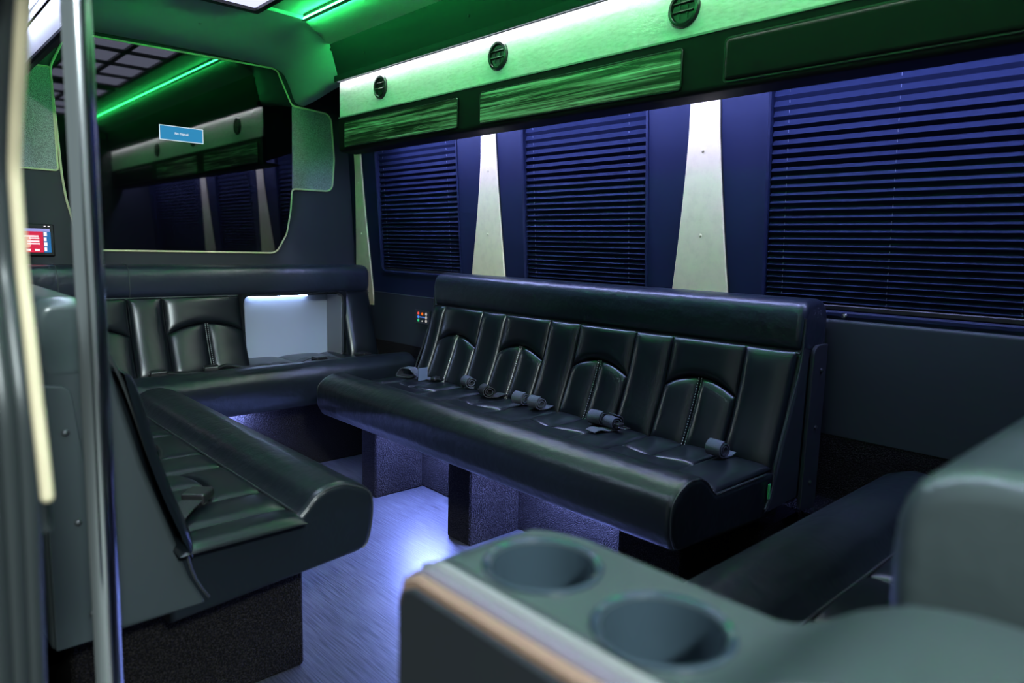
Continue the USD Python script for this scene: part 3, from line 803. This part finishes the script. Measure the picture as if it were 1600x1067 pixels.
# ================================================================== pole and door jamb
p0, p1 = np.array([.229, 1.07, 2.03]), np.array([.2185, 1.07, 0.0])
po = thing('grab_pole', 'vertical chrome grab pole in the doorway at the left', 'pole', (.2185, 1.07, 0))
pts = np.linspace(p1, p0, 6) - np.array([.2185, 1.07, 0])
obj('shaft', tube(pts, .0178, 24), 'chrome', po)
obj('floor_flange', lathe([(0, 0), (.04, 0), (.04, .004), (.022, .010), (.0185, .03), (0, .03)], (0, 0, .001), 28), 'chrome', po)
obj('ceiling_flange', lathe([(0, 2.03), (.04, 2.03), (.04, 2.026), (.022, 2.02), (.0185, 2.0), (0, 2.0)], (.0105, 0, -.012), 28), 'chrome', po)


def on_x(px, py, x):
    d = ROT.T @ np.array([px - 800, py - 533.5, FPX])
    return EYE + d * (x / d[0])


jamb_pts = [(.1, .634, 1.9), (.1, .640, 1.5), (.1, .648, 1.255), (.1, .668, 1.135), (.1, .679, 1.07), (.1, .672, 1.0), (.1, .655, .93), (.1, .635, .875), (.1, .610, .80), (.1, .600, .62), (.1, .600, .3), (.1, .600, 0)]
seal = thing('door_seal', 'cream rounded trim strip curving down the door jamb at the left edge', 'trim', (0, 0, 0))
SEAL_PX = [(60, -160), (48, -60), (39, 0), (31, 100), (25, 200), (24, 283), (33, 404), (47, 530), (58, 633), (67, 710), (74, 776)]
sp_ = np.array([on_x(a, b, .1) for a, b in SEAL_PX])
q = smooth_path(sp_, 50)
obj('bead', tube(q, .0050, 10), 'cream_trim', seal)
obj('bead_end', trimesh.creation.icosphere(2, .0050).apply_translation(q[-1]), 'cream_trim', seal)
jb = struct('trim_2')
J_PX = [(52, -160), (40, -60), (30, 0), (21, 100), (15, 200), (14, 283), (21, 404), (37, 530), (52, 660), (60, 800), (66, 950), (70, 1067), (76, 1300)]
jp = smooth_path(np.array([on_x(a, b, .1) for a, b in J_PX]), 60)
for dx, dy, r in ((-.006, .012, .0095), (-.019, .008, .0095), (-.034, .006, .012), (-.058, .010, .018), (-.095, .020, .026)):
    obj('jamb_rib', tube(jp + np.array([dx, dy, 0]), r, 14), 'jamb_rubber', jb)
fp = smooth_path(np.array([on_x(a, b, .108) for a, b in ((60, 640), (66, 720), (68, 790), (70, 828))]), 16)
obj('jamb_flange', tube(fp, .0065, 8), 'jamb_rubber', jb)

# ================================================================== control panel on the right wall
cp = thing('control_panel', 'small black control panel with small lit buttons beside the right bench', 'control panel', (1.992, 2.778, .70))
obj('faceplate', prism(round_rect(-.062, .062, -.034, .034, .005), -.006, 0, 'yz', chamfer=.002), 'black_plastic', cp, smooth=False)
for y, z, m in ((.032, .017, 'key_red'), (.0, .016, 'key_orange'), (-.032, .017, 'key_white'), (.032, .0, 'key_blue'), (-.032, .0, 'key_white'), (.032, -.017, 'key_green'), (.0, -.019, 'key_white'), (-.032, -.017, 'key_white')):
    r_ = .0075 if (y, z) != (.0, -.019) else .004
    obj('button', lathe([(0, -.0085), (r_ * .85, -.008), (r_, -.006), (r_, -.004), (0, -.004)], (0, y, z), 14, 'x'), m, cp)
obj('indicator_bar', box(-.0075, -.005, -.022, .022, -.002, .002), 'key_blue', cp, smooth=False)

# ================================================================== seat belts
def strip(path, width, th=.0028):
    """A strap: path in (y, z), width along x."""
    p = np.asarray(path, float)
    t = np.gradient(p, axis=0); t /= np.linalg.norm(t, axis=1, keepdims=True) + 1e-12
    n = np.c_[-t[:, 1], t[:, 0]] * th / 2
    ring = np.vstack([p + n, (p - n)[::-1]])
    return loft([np.c_[np.full(len(ring), x), ring] for x in (-width / 2, width / 2)], True)


def belt(kind, loc, rz, label, cloth='webbing'):
    t = thing('seat_belt', label, 'seat belt', loc, rz)
    W = .046
    if kind in ('roll', 'roll_tongue'):
        a = np.linspace(0, 4.6 * math.pi, 90)
        r = .008 + .0013 * a
        sp2 = np.c_[r * np.cos(a - .4), r * np.sin(a - .4) * .86 + .0245]
        tail = np.array([[sp2[-1, 0] - .0, sp2[-1, 1]]])
        obj('webbing_roll', strip(sp2, W), cloth, t, smooth=40)
        obj('webbing_tail', strip(smooth_path(np.array([(-.005, .003), (-.03, .003), (-.06, .010), (-.085, .004)]), 12), W), cloth, t, smooth=40)
        if kind == 'roll_tongue':
            pl = box(W / 2, W / 2 + .018, -.014, .014, .010, .028, .003)
            obj('tongue_grip', pl, 'black_plastic', t, smooth=False)
            hole = Polygon(round_rect(W / 2 + .016, W / 2 + .05, -.012, .012, .004)).difference(Polygon(round_rect(W / 2 + .026, W / 2 + .040, -.007, .007, .002)))
            obj('tongue', prism(hole, .017, .0195), 'chrome', t, smooth=False)
    if kind == 'loop':
        pth = smooth_path(np.array([(.10, .004), (.05, .006), (.02, .022), (-.005, .040), (-.035, .040), (-.062, .018), (-.068, .006), (-.04, .003), (.0, .004)]), 40)
        obj('webbing_dark', strip(pth, W), 'webbing', t, smooth=40)
        obj('tongue_grip', box(-.022, .022, .10, .125, .001, .015, .004), 'black_plastic', t, smooth=False)
        obj('tongue', box(-.011, .011, .125, .150, .007, .0095), 'chrome', t, smooth=False)
        tg = box(-.0008, .0008, -.024, .024, 0, .052)
        tg.apply_transform(trimesh.transformations.rotation_matrix(1.3, [0, 0, 1])); tg.apply_translation([.035, .075, .002])
        obj('paper_tag', tg, 'belt_tag', t, smooth=False, label='pale blue paper tag')
    if kind == 'buckle':
        obj('webbing', strip(smooth_path(np.array([(-.11, .002), (-.07, .010), (-.035, .012), (.0, .012)]), 16), W), 'webbing_dark', t, smooth=40)
        bk = bar(fillet([(.0, .0), (.062, .0), (.066, .012), (.060, .024), (.0, .026)], .006, 4), -.026, .026, .006)
        obj('buckle_body', bk, 'black_plastic', t, smooth=35)
        obj('buckle_button', box(-.018, .018, .050, .0655, .008, .020, .003), 'louver_plastic', t, smooth=False)
    if kind == 'strap':
        obj('webbing', strip(smooth_path(np.array([(-.20, .004), (-.13, .018), (-.06, .008), (.02, .022), (.07, .006)]), 30), W), 'webbing_dark', t, smooth=40)
        bk = bar(fillet([(.055, .0), (.115, .0), (.118, .012), (.112, .022), (.055, .024)], .006, 4), -.026, .026, .006)
        obj('buckle_body', bk, 'black_plastic', t, smooth=35)
        obj('buckle_button', box(-.018, .018, .100, .1165, .008, .019, .003), 'steel', t, smooth=False)
    return t


ZR = .500
belt('loop', (1.655, 2.38, ZR), 200, 'looped dark seat belt with paper tag at the far end of the right bench')
belt('roll', (1.708, 2.075, ZR), 78, 'rolled seat belt furthest from the camera on the right bench, beside the first arch')
belt('roll_tongue', (1.655, 1.905, ZR), 72, 'dark rolled seat belt with metal tongue on the right bench below the second arch', 'webbing_dark')
belt('roll', (1.668, 1.738, ZR), 94, 'left one of the two pale rolls in the middle of the right bench')
belt('roll', (1.664, 1.655, ZR), 88, 'right one of the two pale rolls in the middle of the right bench')
belt('roll', (1.668, 1.388, ZR), 94, 'small left roll of the pair below the third arch of the right bench')
belt('roll_tongue', (1.664, 1.325, ZR), -102, 'rolled seat belt with metal tongue right of its twin below the third arch')
belt('roll', (1.664, .962, ZR), 86, 'single rolled seat belt nearest the camera on the right bench')
belt('buckle', (.90, 3.06, .484), 80, 'seat belt buckle leftmost on the rear bench')
belt('strap', (1.17, 3.06, .484), 75, 'crumpled seat belt left of the lit niche on the rear bench')
belt('strap', (1.50, 3.04, .484), -80, 'thick seat belt strap lying in front of the lit niche')
belt('buckle', (1.83, 3.02, .484), 20, 'seat belt buckle at the right end of the rear bench')
belt('buckle', (.50, 1.56, .466), -40, 'black seat belt buckle on the left bench nearest the pole')
belt('buckle', (.50, 2.02, .466), -60, 'black seat belt buckle further back on the left bench')
